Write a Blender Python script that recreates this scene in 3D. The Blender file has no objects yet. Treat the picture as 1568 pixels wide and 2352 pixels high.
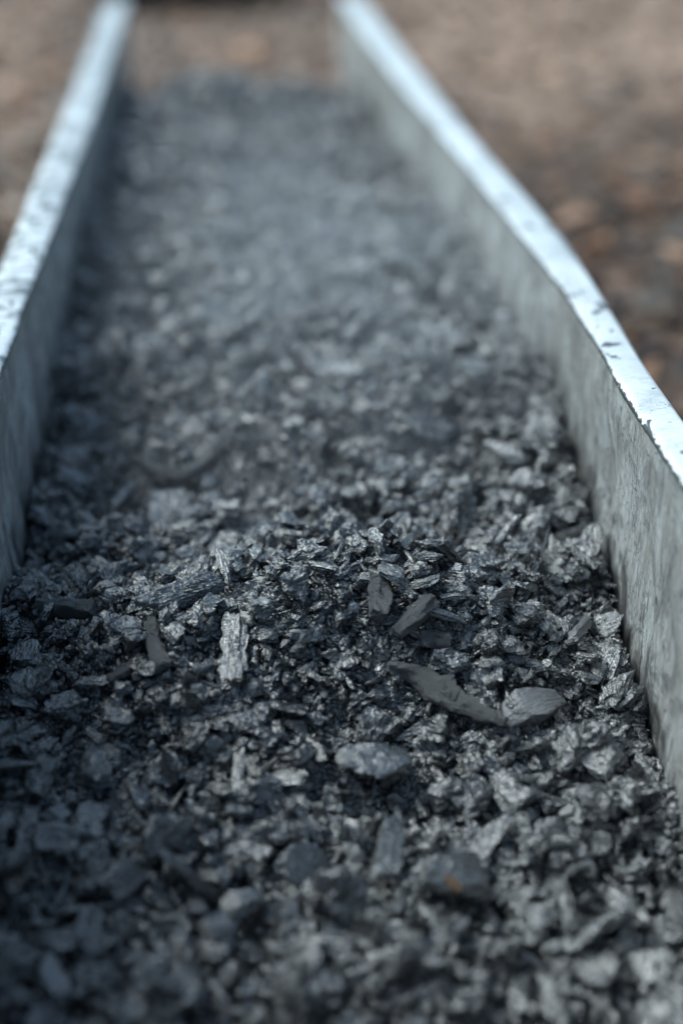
import bpy, bmesh, math
import numpy as np
from mathutils import Vector, Matrix
S = bpy.context.scene
R = math.radians

# ------------------------------------------------------------------ camera
CAM = np.array([0.0, 0.0, 0.37])
PITCH, YAW, FPX = math.atan(1622/3267), math.atan(334/math.hypot(3267, 1622)), 3267.0
cd = bpy.data.cameras.new('camera'); cam = bpy.data.objects.new('camera', cd)
S.collection.objects.link(cam); S.camera = cam
cam.location = CAM; cam.rotation_euler = (math.pi/2-PITCH, 0, -YAW)
cd.sensor_fit = 'VERTICAL'; cd.sensor_height = 36; cd.sensor_width = 24; cd.lens = 50.0
cd.clip_start = 0.02; cd.clip_end = 400
cd.dof.use_dof = True; cd.dof.focus_distance = 0.985; cd.dof.aperture_fstop = 1.6
cd.dof.aperture_blades = 0

# ------------------------------------------------------------------ light
SUN_EL, SUN_AZ = R(52), R(-66)          # azimuth from +Y towards +X
w = bpy.data.worlds.new("World"); S.world = w; w.use_nodes = True
nt = w.node_tree; bgn = nt.nodes['Background']
sky = nt.nodes.new('ShaderNodeTexSky'); sky.sky_type = 'NISHITA'; sky.sun_disc = False
sky.sun_elevation = SUN_EL; sky.sun_rotation = SUN_AZ
sky.air_density = 1.0; sky.dust_density = 4.0; sky.ozone_density = 1.0
hs = nt.nodes.new('ShaderNodeHueSaturation'); hs.inputs['Saturation'].default_value = 0.86
nt.links.new(sky.outputs[0], hs.inputs['Color']); 
tn = nt.nodes.new('ShaderNodeMix'); tn.data_type = 'RGBA'; tn.blend_type = 'MULTIPLY'; tn.inputs[0].default_value = 1
tn.inputs[7].default_value = (.78, 1.0, 1.05, 1); nt.links.new(hs.outputs[0], tn.inputs[6]); nt.links.new(tn.outputs[2], bgn.inputs[0])
bgn.inputs[1].default_value = 0.13
sl = bpy.data.lights.new('sun', 'SUN'); sl.energy = 1.5; sl.angle = R(30); sl.color = (0.94, 0.985, 1.0)
so = bpy.data.objects.new('sun', sl); S.collection.objects.link(so)
sd = Vector((math.sin(SUN_AZ)*math.cos(SUN_EL), math.cos(SUN_AZ)*math.cos(SUN_EL), math.sin(SUN_EL)))
so.rotation_euler = sd.to_track_quat('Z', 'Y').to_euler(); so.location = (-2, 1, 4)
S.view_settings.view_transform = 'Standard'; S.view_settings.look = 'None'
S.view_settings.exposure = 0.86; S.view_settings.gamma = 1.0
S.cycles.use_denoising = True
S.cycles.max_bounces = 6; S.cycles.volume_bounces = 1
S.cycles.volume_step_rate = 1.0; S.cycles.sample_clamp_indirect = 6

# ------------------------------------------------------------------ helpers
rng = np.random.default_rng(7)

def _h(ix, iy, iz, s):
    h = (ix*374761393 + iy*668265263 + iz*2147483647 + s*974634777) & 0xffffffff
    h = ((h ^ (h >> 13))*1274126177) & 0xffffffff
    return ((h ^ (h >> 16)) & 0xffff)/65535.0*2-1

def vn(x, y, z=None, s=0):
    """value noise -1..1"""
    x = np.asarray(x, float); y = np.asarray(y, float)
    z = np.zeros_like(x) if z is None else np.asarray(z, float)
    ix, iy, iz = (np.floor(v).astype(np.int64) for v in (x, y, z))
    f = [v-np.floor(v) for v in (x, y, z)]; u, v, t = (a*a*(3-2*a) for a in f)
    r = 0
    for a in (0, 1):
        for b in (0, 1):
            for c in (0, 1):
                r = r + _h(ix+a, iy+b, iz+c, s)*(u if a else 1-u)*(v if b else 1-v)*(t if c else 1-t)
    return r

def fbm(x, y, z=None, s=0, o=4):
    r = 0; a = 1.0; k = 1.0
    z = np.zeros_like(x) if z is None else z
    for i in range(o):
        r = r + a*vn(x*k, y*k, z*k, s+i*17); a *= .5; k *= 2.03
    return r/1.6

# wall lines (inner and outer edge of each rim, metres along the trough)
YR = [0.2, 0.6, 0.77, 0.84, 0.92, 1.0, 1.13, 1.17, 1.42, 1.73, 2.08, 2.55, 3.25]
XR = [.274, .277, .280, .281, .285, .291, .296, .298, .295, .291, .286, .283, .289]
YO = [0.2, 0.6, 0.865, 0.926, 1.057, 1.139, 1.30, 1.5, 1.85, 2.49, 3.25]
XO = [.300, .305, .311, .312, .321, .327, .335, .333, .330, .334, .342]
YL = [0.2, 1.0, 1.28, 1.52, 1.86, 2.37, 3.25]
XL = [-.160, -.160, -.157, -.156, -.153, -.155, -.160]
YLO = [0.2, 1.0, 1.34, 1.62, 2.0, 2.6, 3.25]
XLO = [-.192, -.192, -.193, -.195, -.196, -.201, -.206]
def smooth_i(y, Y, X):
    y = np.asarray(y, float); r = 0
    for d in (-.06, -.03, 0, .03, .06): r = r + np.interp(y+d, Y, X)
    return r/5
def wall_x(y, side): return smooth_i(y, YR, XR) if side > 0 else smooth_i(y, YL, XL)
def outer_x(y, side): return smooth_i(y, YO, XO) if side > 0 else smooth_i(y, YLO, XLO)

# charcoal bed height
BLY = [.30, .60, .85, .93, 1.035, 1.14, 1.285, 1.63, 1.91, 2.2, 2.6, 2.9, 3.1]
BLZ = [-.235, -.210, -.172, -.162, -.158, -.145, -.118, -.106, -.098, -.088, -.108, -.135, -.16]
BRY = [.30, .60, .74, .80, .863, .924, .986, 1.05, 1.12, 1.18, 1.33, 1.43, 1.62, 1.98, 2.4, 2.6, 2.85, 3.1]
BRZ = [-.255, -.235, -.20, -.182, -.167, -.160, -.138, -.118, -.095, -.075, -.100, -.085, -.095, -.122, -.122, -.105, -.125, -.16]
def bed(x, y):
    x = np.asarray(x, float); y = np.asarray(y, float)
    t = np.clip((x+.157)/.447, 0, 1)
    z = (1-t)*smooth_i(y, BLY, BLZ) + t*smooth_i(y, BRY, BRZ)
    mid = np.clip(4*t*(1-t), 0, 1)
    cy = .855 + .025*t + .022*vn(x*8+9, np.zeros_like(x)+.4, s=71) + .010*vn(x*22, np.zeros_like(x)+.4, s=72)                                           # the crest in focus
    z = z + (.062*mid**.8-.002+.016*mid*vn(x*12, y*2, s=77))*np.exp(-((y-cy)/np.where(y > cy, .095, .080))**2) - .008*mid*np.exp(-((y-cy-.20)/.085)**2)
    z = z + .010*mid*np.exp(-((y-2.2)/.5)**2) - .012*mid*np.exp(-((y-.6)/.2)**2)
    # far end breaks up into mounds and drops to the floor
    end = 2.86 + .05*np.sin(t*9+.5)
    z = z + .035*np.exp(-(((t-.42)/.16)**2 + ((y-2.75)/.2)**2)) - .03*np.exp(-(((t-.86)/.07)**2+((y-2.85)/.2)**2)) - .03*np.exp(-(((t-.12)/.06)**2+((y-2.9)/.2)**2))
    k = 1/(1+np.exp(-(y-end)/.035)); z = z*(1-k) + (-.262)*k
    z = z + .013*vn(x*11+3, y*11, s=3) + .010*vn(x*28, y*28, s=5) + .0075*vn(x*66, y*66, s=6)
    return np.maximum(z, -.262)

cp, sp, cw, sw = math.cos(PITCH), math.sin(PITCH), math.cos(YAW), math.sin(YAW)
FW = np.array([sw*cp, cw*cp, -sp]); RT = np.array([cw, -sw, 0]); UP = np.cross(RT, FW)
def depth(P): return float((np.asarray(P)-CAM) @ FW)
def at(px, py, lift=0.0):
    """where the line of sight through a point of the photograph meets the charcoal bed"""
    d = FW*FPX + RT*(px-784) - UP*(py-1176); d = d/np.linalg.norm(d)
    ts = np.linspace(.35, 4.5, 3000); P = CAM + ts[:, None]*d
    i = int(np.argmax(P[:, 2] < bed(P[:, 0], P[:, 1])+lift)); return P[i]

def mesh_from(name, V, Fc, attrs=None, smooth=False, loops=None):
    m = bpy.data.meshes.new(name)
    V = np.asarray(V, np.float32); Fc = np.asarray(Fc, np.int32); n = Fc.shape[1]
    m.vertices.add(len(V)); m.vertices.foreach_set('co', V.ravel())
    m.loops.add(Fc.size); m.loops.foreach_set('vertex_index', Fc.ravel())
    m.polygons.add(len(Fc)); m.polygons.foreach_set('loop_start', np.arange(0, Fc.size, n, dtype=np.int32))
    m.polygons.foreach_set('use_smooth', np.full(len(Fc), smooth))
    for k, a in (attrs or {}).items():
        a = np.asarray(a, np.float32)
        if a.ndim == 2:
            at_ = m.attributes.new(k, 'FLOAT_VECTOR', 'POINT'); at_.data.foreach_set('vector', a.ravel())
        else:
            at_ = m.attributes.new(k, 'FLOAT', 'POINT'); at_.data.foreach_set('value', a)
    m.update(calc_edges=True); m.validate()
    return m

def link(name, mesh, mat=None, parent=None):
    o = bpy.data.objects.new(name, mesh); S.collection.objects.link(o)
    if mat is not None and not mesh.materials: mesh.materials.append(mat)
    if parent is not None: o.parent = parent
    return o
def tag(o, label, cat=None, group=None, kind=None):
    o['label'] = label
    if cat: o['category'] = cat
    if group: o['group'] = group
    if kind: o['kind'] = kind
    return o

# ------------------------------------------------------------------ materials
class NT:
    def __init__(s, name):
        s.m = bpy.data.materials.new(name); s.m.use_nodes = True; s.t = s.m.node_tree
        s.b = s.t.nodes['Principled BSDF']; s.out = s.t.nodes['Material Output']
    def n(s, ty, **k):
        x = s.t.nodes.new(ty)
        for a, v in k.items(): setattr(x, a, v)
        return x
    def l(s, a, b): s.t.links.new(a, b)
    def vec(s, attr=None, scale=(1, 1, 1), rot=(0, 0, 0), loc=(0, 0, 0)):
        if attr: src = s.n('ShaderNodeAttribute', attribute_name=attr).outputs['Vector']
        else: src = s.n('ShaderNodeTexCoord').outputs['Object']
        mp = s.n('ShaderNodeMapping'); s.l(src, mp.inputs[0])
        mp.inputs['Scale'].default_value = scale; mp.inputs['Rotation'].default_value = rot; mp.inputs['Location'].default_value = loc
        return mp.outputs[0]
    def noise(s, v, sc=1, det=4, rough=.6, dist=0):
        x = s.n('ShaderNodeTexNoise'); s.l(v, x.inputs['Vector'])
        x.inputs['Scale'].default_value = sc; x.inputs['Detail'].default_value = det
        x.inputs['Roughness'].default_value = rough; x.inputs['Distortion'].default_value = dist
        return x.outputs['Fac']
    def ramp(s, f, pts, interp='LINEAR'):
        x = s.n('ShaderNodeValToRGB'); s.l(f, x.inputs[0]); e = x.color_ramp.elements; x.color_ramp.interpolation = interp
        while len(e) < len(pts): e.new(.5)
        for el, (p, c) in zip(e, pts):
            el.position = p; el.color = (c, c, c, 1) if isinstance(c, (int, float)) else (*c, 1)
        return x.outputs[0]
    def mix(s, f, a, b, mode='MIX'):
        x = s.n('ShaderNodeMix', data_type='RGBA', blend_type=mode)
        for i, v in ((0, f), (6, a), (7, b)):
            if hasattr(v, 'links'): s.l(v, x.inputs[i])
            elif i == 0: x.inputs[0].default_value = v
            else: x.inputs[i].default_value = (*v, 1) if not isinstance(v, (int, float)) else (v, v, v, 1)
        return x.outputs[2]
    def math(s, op, a, b=0.0, clamp=False):
        x = s.n('ShaderNodeMath', operation=op, use_clamp=clamp)
        for i, v in ((0, a), (1, b)):
            if hasattr(v, 'links'): s.l(v, x.inputs[i])
            else: x.inputs[i].default_value = v
        return x.outputs[0]
    def bump(s, h, dist, strength=1.0, prev=None):
        x = s.n('ShaderNodeBump'); s.l(h, x.inputs['Height']); x.inputs['Distance'].default_value = dist
        x.inputs['Strength'].default_value = strength
        if prev is not None: s.l(prev, x.inputs['Normal'])
        return x.outputs[0]

def charcoal_material(name, base=(.005, .006, .007), pale=(.032, .041, .048), grain=.85, rlo=.15, rhi=.42):
    k = NT(name)
    g = k.noise(k.vec('lco', (80, 620, 620)), 1, 3, .6, .3)          # fibres along the grain
    c = k.noise(k.vec('lco', (420, 130, 130)), 1, 3, .6)              # checks across the grain
    sp_ = k.noise(k.vec('lco', (1, 1, 1)), 480, 2, .6)
    lo = k.noise(k.vec('lco', (1, 1, 1)), 70, 3, .6)
    oi = k.n('ShaderNodeObjectInfo').outputs['Random']
    ti = k.n('ShaderNodeAttribute', attribute_name='tint').outputs['Fac']
    tt = k.math('FRACT', k.math('ADD', k.math('MULTIPLY', oi, k.n('ShaderNodeAttribute', attribute_name='solo').outputs['Fac']), ti))
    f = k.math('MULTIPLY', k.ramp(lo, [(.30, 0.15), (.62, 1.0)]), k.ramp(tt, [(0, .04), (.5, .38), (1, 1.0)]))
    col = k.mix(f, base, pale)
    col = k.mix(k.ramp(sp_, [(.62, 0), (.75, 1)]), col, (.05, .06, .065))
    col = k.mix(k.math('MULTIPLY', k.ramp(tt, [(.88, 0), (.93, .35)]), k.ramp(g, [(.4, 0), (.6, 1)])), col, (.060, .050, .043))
    col = k.mix(k.ramp(g, [(.36, .8), (.52, 0)]), col, (.004, .0045, .005))
    k.l(col, k.b.inputs['Base Color'])
    r = k.math('ADD', k.math('MULTIPLY', k.ramp(lo, [(.3, 0), (.7, 1)]), rhi-rlo), rlo)
    k.l(r, k.b.inputs['Roughness'])
    k.b.inputs['IOR'].default_value = 2.5
    b1 = k.bump(g, .0026*grain, 1)
    b2 = k.bump(c, .0012*grain, .7, b1)
    b3 = k.bump(sp_, .0008*grain, .6, b2)
    k.l(b3, k.b.inputs['Normal'])
    return k.m
M_char = charcoal_material('charcoal')
M_smooth = charcoal_material('smooth_charcoal', (.016, .019, .022), (.040, .046, .052), .6, .55, .7)

M_stick = charcoal_material('charred_stick', (.016, .019, .021), (.11, .125, .135), 2.4, .28, .5)

def metal_rim():
    k = NT('rim_metal')
    v = k.vec(None)
    big = k.noise(k.vec(None, (5, 9, 9)), 1, 4, .6)
    cross = k.noise(k.vec(None, (16, 30, 20), (0, 0, R(12))), 1, 5, .75, 1.2)         # smears that run across the rim
    scr = k.noise(k.vec(None, (60, 900, 60), (0, 0, R(24))), 1, 2, .5)
    scr2 = k.noise(k.vec(None, (700, 50, 60), (0, 0, R(-14))), 1, 2, .5)
    spot = k.noise(k.vec(None, (62, 34, 60), (0, 0, R(28))), 1, 4, .6, .6)
    side = k.n('ShaderNodeAttribute', attribute_name='grime').outputs['Fac']
    col = k.mix(k.ramp(big, [(.35, 0), (.7, 1)]), (.70, .72, .72), (.52, .545, .555))
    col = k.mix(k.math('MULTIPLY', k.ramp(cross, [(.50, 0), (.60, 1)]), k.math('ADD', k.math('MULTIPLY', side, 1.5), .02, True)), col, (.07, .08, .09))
    col = k.mix(k.math('MULTIPLY', k.ramp(scr, [(.60, 0), (.66, 1)]), .6), col, (.25, .28, .29))
    col = k.mix(k.math('MULTIPLY', k.ramp(scr2, [(.66, 0), (.70, 1)]), .4), col, (.3, .32, .33))
    for sc, rt in (((30, 44, 30), (0, 0, R(30))), ((30, 80, 30), (0, 0, R(-35)))):
        h = k.noise(k.vec(None, sc, rt), 1, 2, .6, 1.2)
        col = k.mix(k.math('MULTIPLY', k.ramp(h, [(.490, 0), (.5, .8), (.510, 0)]), k.ramp(k.noise(k.vec(None, (14, 14, 14)), 1, 2, .5), [(.52, 0), (.58, 1)])), col, (.14, .15, .155))
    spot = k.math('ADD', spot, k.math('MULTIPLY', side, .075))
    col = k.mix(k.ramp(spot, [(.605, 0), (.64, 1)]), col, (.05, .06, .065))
    ed = k.n('ShaderNodeAttribute', attribute_name='edge').outputs['Fac']
    en = k.noise(v, 170, 4, .7)
    ef = k.math('GREATER_THAN', k.math('ADD', ed, k.math('MULTIPLY', en, .9)), 1.17)
    col = k.mix(ef, col, (.05, .055, .055))
    k.l(col, k.b.inputs['Base Color'])
    k.b.inputs['Metallic'].default_value = .25; k.b.inputs['Roughness'].default_value = .42
    k.l(k.bump(k.noise(k.vec(None, (60, 300, 60)), 1, 4, .6), .0006, .5), k.b.inputs['Normal'])
    return k.m
M_rim = metal_rim()

def metal_wall():
    k = NT('wall_metal')
    st = k.noise(k.vec(None, (30, 40, 9), (R(14), 0, 0)), 1, 8, .75, .9)      # runs and streaks down the sheet
    st2 = k.noise(k.vec(None, (90, 150, 30), (R(-12), 0, 0)), 1, 7, .78, 1.2)
    big = k.noise(k.vec(None, (9, 14, 12)), 1, 5, .7, 1.0)
    sp_ = k.noise(k.vec(None), 190, 4, .7)
    scr = k.noise(k.vec(None, (40, 500, 36), (R(35), 0, 0)), 1, 3, .6, .3)
    pit = k.noise(k.vec(None), 60, 3, .6)
    xyz = k.n('ShaderNodeSeparateXYZ'); k.l(k.n('ShaderNodeTexCoord').outputs['Object'], xyz.inputs[0])
    def hair(sc, rot, w_):
        h = k.noise(k.vec(None, sc, rot), 1, 2, .6, 1.6)
        return k.math('MULTIPLY', k.ramp(h, [(.5-w_, 0), (.5, 1), (.5+w_, 0)]), k.ramp(k.noise(k.vec(None, (9, 13, 11), rot), 1, 3, .6), [(.42, 0), (.54, 1)]))
    h1 = hair((30, 60, 16), (R(20), 0, 0), .022); h2 = hair((30, 90, 24), (R(-25), 0, 0), .020); h3 = hair((20, 30, 44), (R(50), 0, 0), .012)
    blot = k.noise(k.vec(None, (40, 22, 14), (R(10), 0, 0)), 1, 7, .75, 2.0)
    col = k.mix(k.ramp(st, [(.36, 0), (.66, 1)]), (.50, .53, .525), (.25, .25, .24))
    col = k.mix(k.math('MULTIPLY', k.ramp(st2, [(.50, 0), (.66, 1)]), .65), col, (.12, .115, .11))
    col = k.mix(k.math('MULTIPLY', k.ramp(big, [(.44, 0), (.62, 1)]), .7), col, (.215, .20, .185))
    col = k.mix(k.math('MULTIPLY', k.ramp(sp_, [(.60, 0), (.70, 1)]), .5), col, (.50, .55, .56))
    col = k.mix(k.ramp(scr, [(.66, 0), (.70, .7)]), col, (.09, .085, .08))
    col = k.mix(k.ramp(pit, [(.70, 0), (.74, .8)]), col, (.06, .055, .05))
    col = k.mix(k.math('MULTIPLY', k.ramp(blot, [(.49, 0), (.58, 1)]), .7), col, (.12, .12, .12))
    for h_ in (h1, h2, h3): col = k.mix(k.math('MULTIPLY', h_, .9), col, (.04, .036, .034))
    # soot rubbed on by the charcoal, strongest low down
    ab = k.n('ShaderNodeAttribute', attribute_name='grime').outputs['Fac']      # height above the charcoal
    so_ = k.math('ADD', k.math('MULTIPLY', k.math('ADD', ab, -.045), -20.0), k.math('ADD', k.math('MULTIPLY', k.math('SUBTRACT', st, .5), 4.0), k.math('MULTIPLY', k.math('SUBTRACT', blot, .5), 3.5)))
    col = k.mix(k.math('MULTIPLY', k.math('MINIMUM', k.math('MAXIMUM', so_, 0.0), 1.0), .92), col, (.045, .043, .043))
    k.l(col, k.b.inputs['Base Color'])
    k.b.inputs['Metallic'].default_value = .15
    k.l(k.ramp(st2, [(.3, .38), (.7, .62)]), k.b.inputs['Roughness'])
    b = k.bump(st, .0016, .6); b = k.bump(sp_, .0006, .6, b); k.l(b, k.b.inputs['Normal'])
    return k.m
M_wall = metal_wall()

# ------------------------------------------------------------------ ground
GZ = -.30
def ground_material():
    k = NT('soil')
    xyz = k.n('ShaderNodeSeparateXYZ'); k.l(k.n('ShaderNodeTexCoord').outputs['Object'], xyz.inputs[0])
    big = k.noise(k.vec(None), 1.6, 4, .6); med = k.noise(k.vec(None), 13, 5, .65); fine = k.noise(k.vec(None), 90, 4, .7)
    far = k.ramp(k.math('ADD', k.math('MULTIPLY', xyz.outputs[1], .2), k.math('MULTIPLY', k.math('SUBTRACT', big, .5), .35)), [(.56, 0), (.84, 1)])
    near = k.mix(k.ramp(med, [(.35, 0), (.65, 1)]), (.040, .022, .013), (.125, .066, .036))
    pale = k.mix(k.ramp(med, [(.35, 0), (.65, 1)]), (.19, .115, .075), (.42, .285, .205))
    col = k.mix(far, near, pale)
    col = k.mix(k.math('MULTIPLY', k.ramp(fine, [(.45, 0), (.7, 1)]), .5), col, (.17, .125, .095))
    k.l(col, k.b.inputs['Base Color']); k.b.inputs['Roughness'].default_value = .85
    k.l(k.bump(med, .02, .8, k.bump(fine, .006, .8)), k.b.inputs['Normal'])
    return k.m
gx = np.concatenate([[-80, -20, -8], np.linspace(-4, 5, 91), [9, 20, 80]])
gy = np.concatenate([[-80, -20, -5], np.linspace(-1, 9, 101), [14, 30, 90]])
X, Y = np.meshgrid(gx, gy); Z = GZ + .012*fbm(X*2.3, Y*2.3, s=11) + .006*vn(X*9, Y*9, s=12)
Z = np.where((X > -.3) & (X < .42) & (Y < 3.4), GZ-.01, Z)
nx, ny = len(gx), len(gy)
I = np.arange(nx*ny).reshape(ny, nx)
Q = np.stack([I[:-1, :-1], I[:-1, 1:], I[1:, 1:], I[1:, :-1]], -1).reshape(-1, 4)
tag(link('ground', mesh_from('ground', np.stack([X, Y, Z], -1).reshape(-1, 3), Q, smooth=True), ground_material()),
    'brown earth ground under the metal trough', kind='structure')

# ------------------------------------------------------------------ trough
trough = bpy.data.objects.new('charcoal_trough', None); S.collection.objects.link(trough)
tag(trough, 'long open metal trough with soot stained walls and scratched pale rims, full of charcoal', 'trough')
Y0, Y1 = .30, 3.24
def strip(ys, prof):
    """sweep a closed cross-section prof(y)->[(x,z,grime,edge)...] along y"""
    rows = [prof(y) for y in ys]; n = len(rows[0]); V = []; g = []; e = []
    for y, r in zip(ys, rows):
        for x, z, a, b in r: V.append((x, y, z)); g.append(a); e.append(b)
    Fc = []
    for i in range(len(ys)-1):
        for j in range(n):
            a, b = i*n+j, i*n+(j+1) % n; Fc.append((a, b, b+n, a+n))
    return V, Fc, g, e, n
def build_strip(name, ys, prof, mat, parent, flip=False):
    V, Fc, g, e, n = strip(ys, prof)
    m = bpy.data.meshes.new(name)
    caps = [tuple(range(n))[::-1], tuple((len(ys)-1)*n+i for i in range(n))]
    m.from_pydata(V, [], Fc+caps)
    for k_, d in (('grime', g), ('edge', e)):
        a = m.attributes.new(k_, 'FLOAT', 'POINT'); a.data.foreach_set('value', np.array(d, np.float32))
    bm = bmesh.new(); bm.from_mesh(m); bmesh.ops.recalc_face_normals(bm, faces=bm.faces[:]); bm.to_mesh(m); bm.free()
    m.polygons.foreach_set('use_smooth', np.ones(len(m.polygons), bool))
    return link(name, m, mat, parent)
def smooth_angle(o, a=35):
    m = o.data; bm = bmesh.new(); bm.from_mesh(m)
    for e in bm.edges:
        if len(e.link_faces) == 2: e.smooth = e.calc_face_angle(0) < R(a)
        else: e.smooth = False
    bm.to_mesh(m); bm.free()

YS = np.linspace(Y0, Y1, 420)
for side in (1, -1):
    T = .004
    def dent(y, z):
        return .0035*vn(y*6, z*12, s=40+side) + .0016*vn(y*23, z*32, s=41+side) + .0006*vn(y*70, z*80, s=42+side)
    zs = np.concatenate([np.linspace(-.268, -.0065, 26)])
    def wall_prof(y, s=side):
        x = float(wall_x(y, s)); r = []
        for z in zs:
            lip = .0035*math.exp(-((z+.004)/.010)**2)
            r.append((x + s*lip*0 + float(dent(y, z))*(1 if z < -.02 else .4), z, 0, 0))
        for z in zs[::-1]: r.append((x + s*T + float(dent(y, z))*(1 if z < -.02 else .4), z, 0, 0))
        return r
    wl = build_strip('side_wall', YS, wall_prof, M_wall, trough); smooth_angle(wl)
    co = np.zeros(len(wl.data.vertices)*3, np.float32); wl.data.vertices.foreach_get('co', co); co = co.reshape(-1, 3)
    lv = bed(wall_x(co[:, 1], side)-side*.01, co[:, 1])
    wl.data.attributes['grime'].data.foreach_set('value', (co[:, 2]-lv).astype(np.float32))
    wl['label'] = ('pale streaked side wall on the right, lit by the sky' if side > 0 else 'dark shaded side wall on the left')
    YF = np.linspace(Y0, Y1, 900)
    def rim_prof(y, s=side):
        xi = float(wall_x(y, s)); xo = float(outer_x(y, s))
        wob = .0020*float(fbm(np.float64(y*14), np.float64(.3), s=60+s)) + .0004*float(vn(y*120, .1, s=61+s))
        xi += s*wob*.8
        if s < 0 and y > 3.06: xo = xi - .040
        if s < 0 and 3.0 < y <= 3.06: xo = xi - .060
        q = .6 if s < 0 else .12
        r = []
        wv = .0008*float(vn(y*9, 2.2, s=70+s))
        # top, from inner edge to outer rounded lip, then underside back
        r.append((xi, -.0062, q, 1)); r.append((xi-s*.0015, -.0035, q, .9)); r.append((xi-s*.0008, -.0012, q, .75)); r.append((xi+s*.0012, 0+wv, q, .45)); r.append((xi+s*.004, .0006+wv, q, .12))
        for f in (.25, .45, .65, .82): r.append((xi+(xo-xi)*f, .0004+wv+.0008*math.sin(f*3.1)+.0005*float(vn(y*20, f*5, s=80+s)), q, 0))
        for a in (90, 68, 45, 22, 0): r.append((xo-s*.006+s*.006*math.cos(R(a)), -.0055+wv+.006*math.sin(R(a)), q, .32 if a > 60 else .1))
        r.append((xo, -.032, q, .2)); r.append((xo-s*.003, -.032, q, .2)); r.append((xo-s*.003, -.0075, q, 0)); r.append((xi+s*.002, -.0062, q, 0))
        return r
    rm = build_strip('rim', YF, rim_prof, M_rim, wl); smooth_angle(rm, 50)
    rm['label'] = 'bright scratched metal rim' if side > 0 else 'pale metal rim smeared with dark bands'
def floor_prof(y):
    a = float(wall_x(y, -1))+.0002; b = float(wall_x(y, 1))-.0002
    return [(a, -.264, 0, 0), (b, -.264, 0, 0), (b, -.268, 0, 0), (a, -.268, 0, 0)]
build_strip('floor_panel', np.linspace(Y0, 2.98, 60), floor_prof, M_wall, trough)
def sky_blocker_prof(y):
    a = float(wall_x(.3, -1))-.004; b = float(wall_x(.3, 1))+.004
    return [(a, -.268, 0, 0), (b, -.268, 0, 0), (b, -.001, 0, 0), (a, -.001, 0, 0)]
build_strip('sky_blocker_end', np.linspace(.2955, .2995, 2), sky_blocker_prof, M_wall, trough)  # unseen plate, added to hold low sky light off the near charcoal
for y in (.5, 2.2):
    m = bpy.data.meshes.new('support_foot'); bm = bmesh.new()
    bmesh.ops.create_cube(bm, size=1); bmesh.ops.scale(bm, vec=(.46, .05, .036), verts=bm.verts[:])
    bmesh.ops.translate(bm, vec=(.066, y, -.287), verts=bm.verts[:]); bmesh.ops.bevel(bm, geom=bm.edges[:], offset=.004, segments=2, affect='EDGES'); bm.to_mesh(m); bm.free()
    link('support_foot', m, M_wall, trough)

# ------------------------------------------------------------------ charcoal piece shapes
def ico(n):
    bm = bmesh.new(); bmesh.ops.create_icosphere(bm, subdivisions=n, radius=1)
    V = np.array([v.co[:] for v in bm.verts]); Fc = np.array([[v.index for v in f.verts] for f in bm.faces]); bm.free()
    return V/np.linalg.norm(V, axis=1)[:, None], Fc
ICO = {n: ico(n) for n in (1, 2, 3, 4, 5)}
def support(D, N, d):
    with np.errstate(divide='ignore', invalid='ignore'):
        c = D @ N.T; r = np.where(c > 1e-3, d/c, 9.0)
    return r.min(1)
def planes(kind, g):
    if kind == 'stick':
        a = np.sort(g.uniform(0, 2*np.pi, g.integers(5, 8))); N = [(g.normal(0, .05), np.cos(t), np.sin(t)) for t in a]; d = list(g.uniform(.6, 1, len(a)))
        N += [(0, np.cos(t), np.sin(t)) for t in np.arange(4)*np.pi/2+.4]; d += [1.05]*4
        for s in (1, -1):
            for _ in range(2): N.append((s, g.normal(0, .35), g.normal(0, .35))); d.append(g.uniform(.8, 1.0))
    elif kind == 'flake':
        a = np.sort(g.uniform(0, 2*np.pi, g.integers(5, 8))); N = [(np.cos(t), np.sin(t), g.normal(0, .2)) for t in a]; d = list(g.uniform(.55, 1, len(a)))
        N += [(np.cos(t), np.sin(t), 0) for t in np.arange(4)*np.pi/2+.4]; d += [1.05]*4
        N += [(g.normal(0, .1), g.normal(0, .1), 1), (g.normal(0, .1), g.normal(0, .1), -1)]; d += [.9, .9]
    else:
        N = list(g.normal(0, 1, (g.integers(9, 14), 3))); d = list(g.uniform(.48, .95, len(N)))
        N += [(s if i == 0 else 0, s if i == 1 else 0, s if i == 2 else 0) for i in range(3) for s in (1, -1)]; d += [1.0]*6
    N = np.array(N, float); N /= np.linalg.norm(N, axis=1)[:, None]
    return N, np.array(d)
def shape(kind, dims, lvl, g, lump=.12, grain=.03, bend=0.0):
    """a broken charcoal piece of size dims (m), grain along its x axis -> verts, faces, grain coordinates"""
    D, Fc = ICO[lvl]; N, d = planes(kind, g)
    P = D*np.minimum(support(D, N, d), 1.6)[:, None]
    o = g.uniform(0, 50, 3)
    P = P*(1 + lump*fbm(P[:, 0]*1.6+o[0], P[:, 1]*1.6+o[1], P[:, 2]*1.6+o[2], 1, 2))[:, None]
    H = np.array(dims)/2; L = P*H
    if lvl >= 2:
        am = grain*min(dims)
        q = L/ min(dims)
        rd = np.abs(fbm(q[:, 0]*1.1+o[1], q[:, 1]*5+o[2], q[:, 2]*5+o[0], 5, 3))
        ck = fbm(q[:, 0]*5+o[0], q[:, 1]*2+o[1], q[:, 2]*2, 9, 2)
        nrm = P/np.linalg.norm(P, axis=1)[:, None]
        L = L + nrm*((rd-.4)*am*3.2 + ck*am)[:, None]
    lco = L + o
    if bend: L[:, 2] = L[:, 2] + bend*((L[:, 0]/H[0])**2)*H[0]
    return L, Fc, lco

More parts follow.
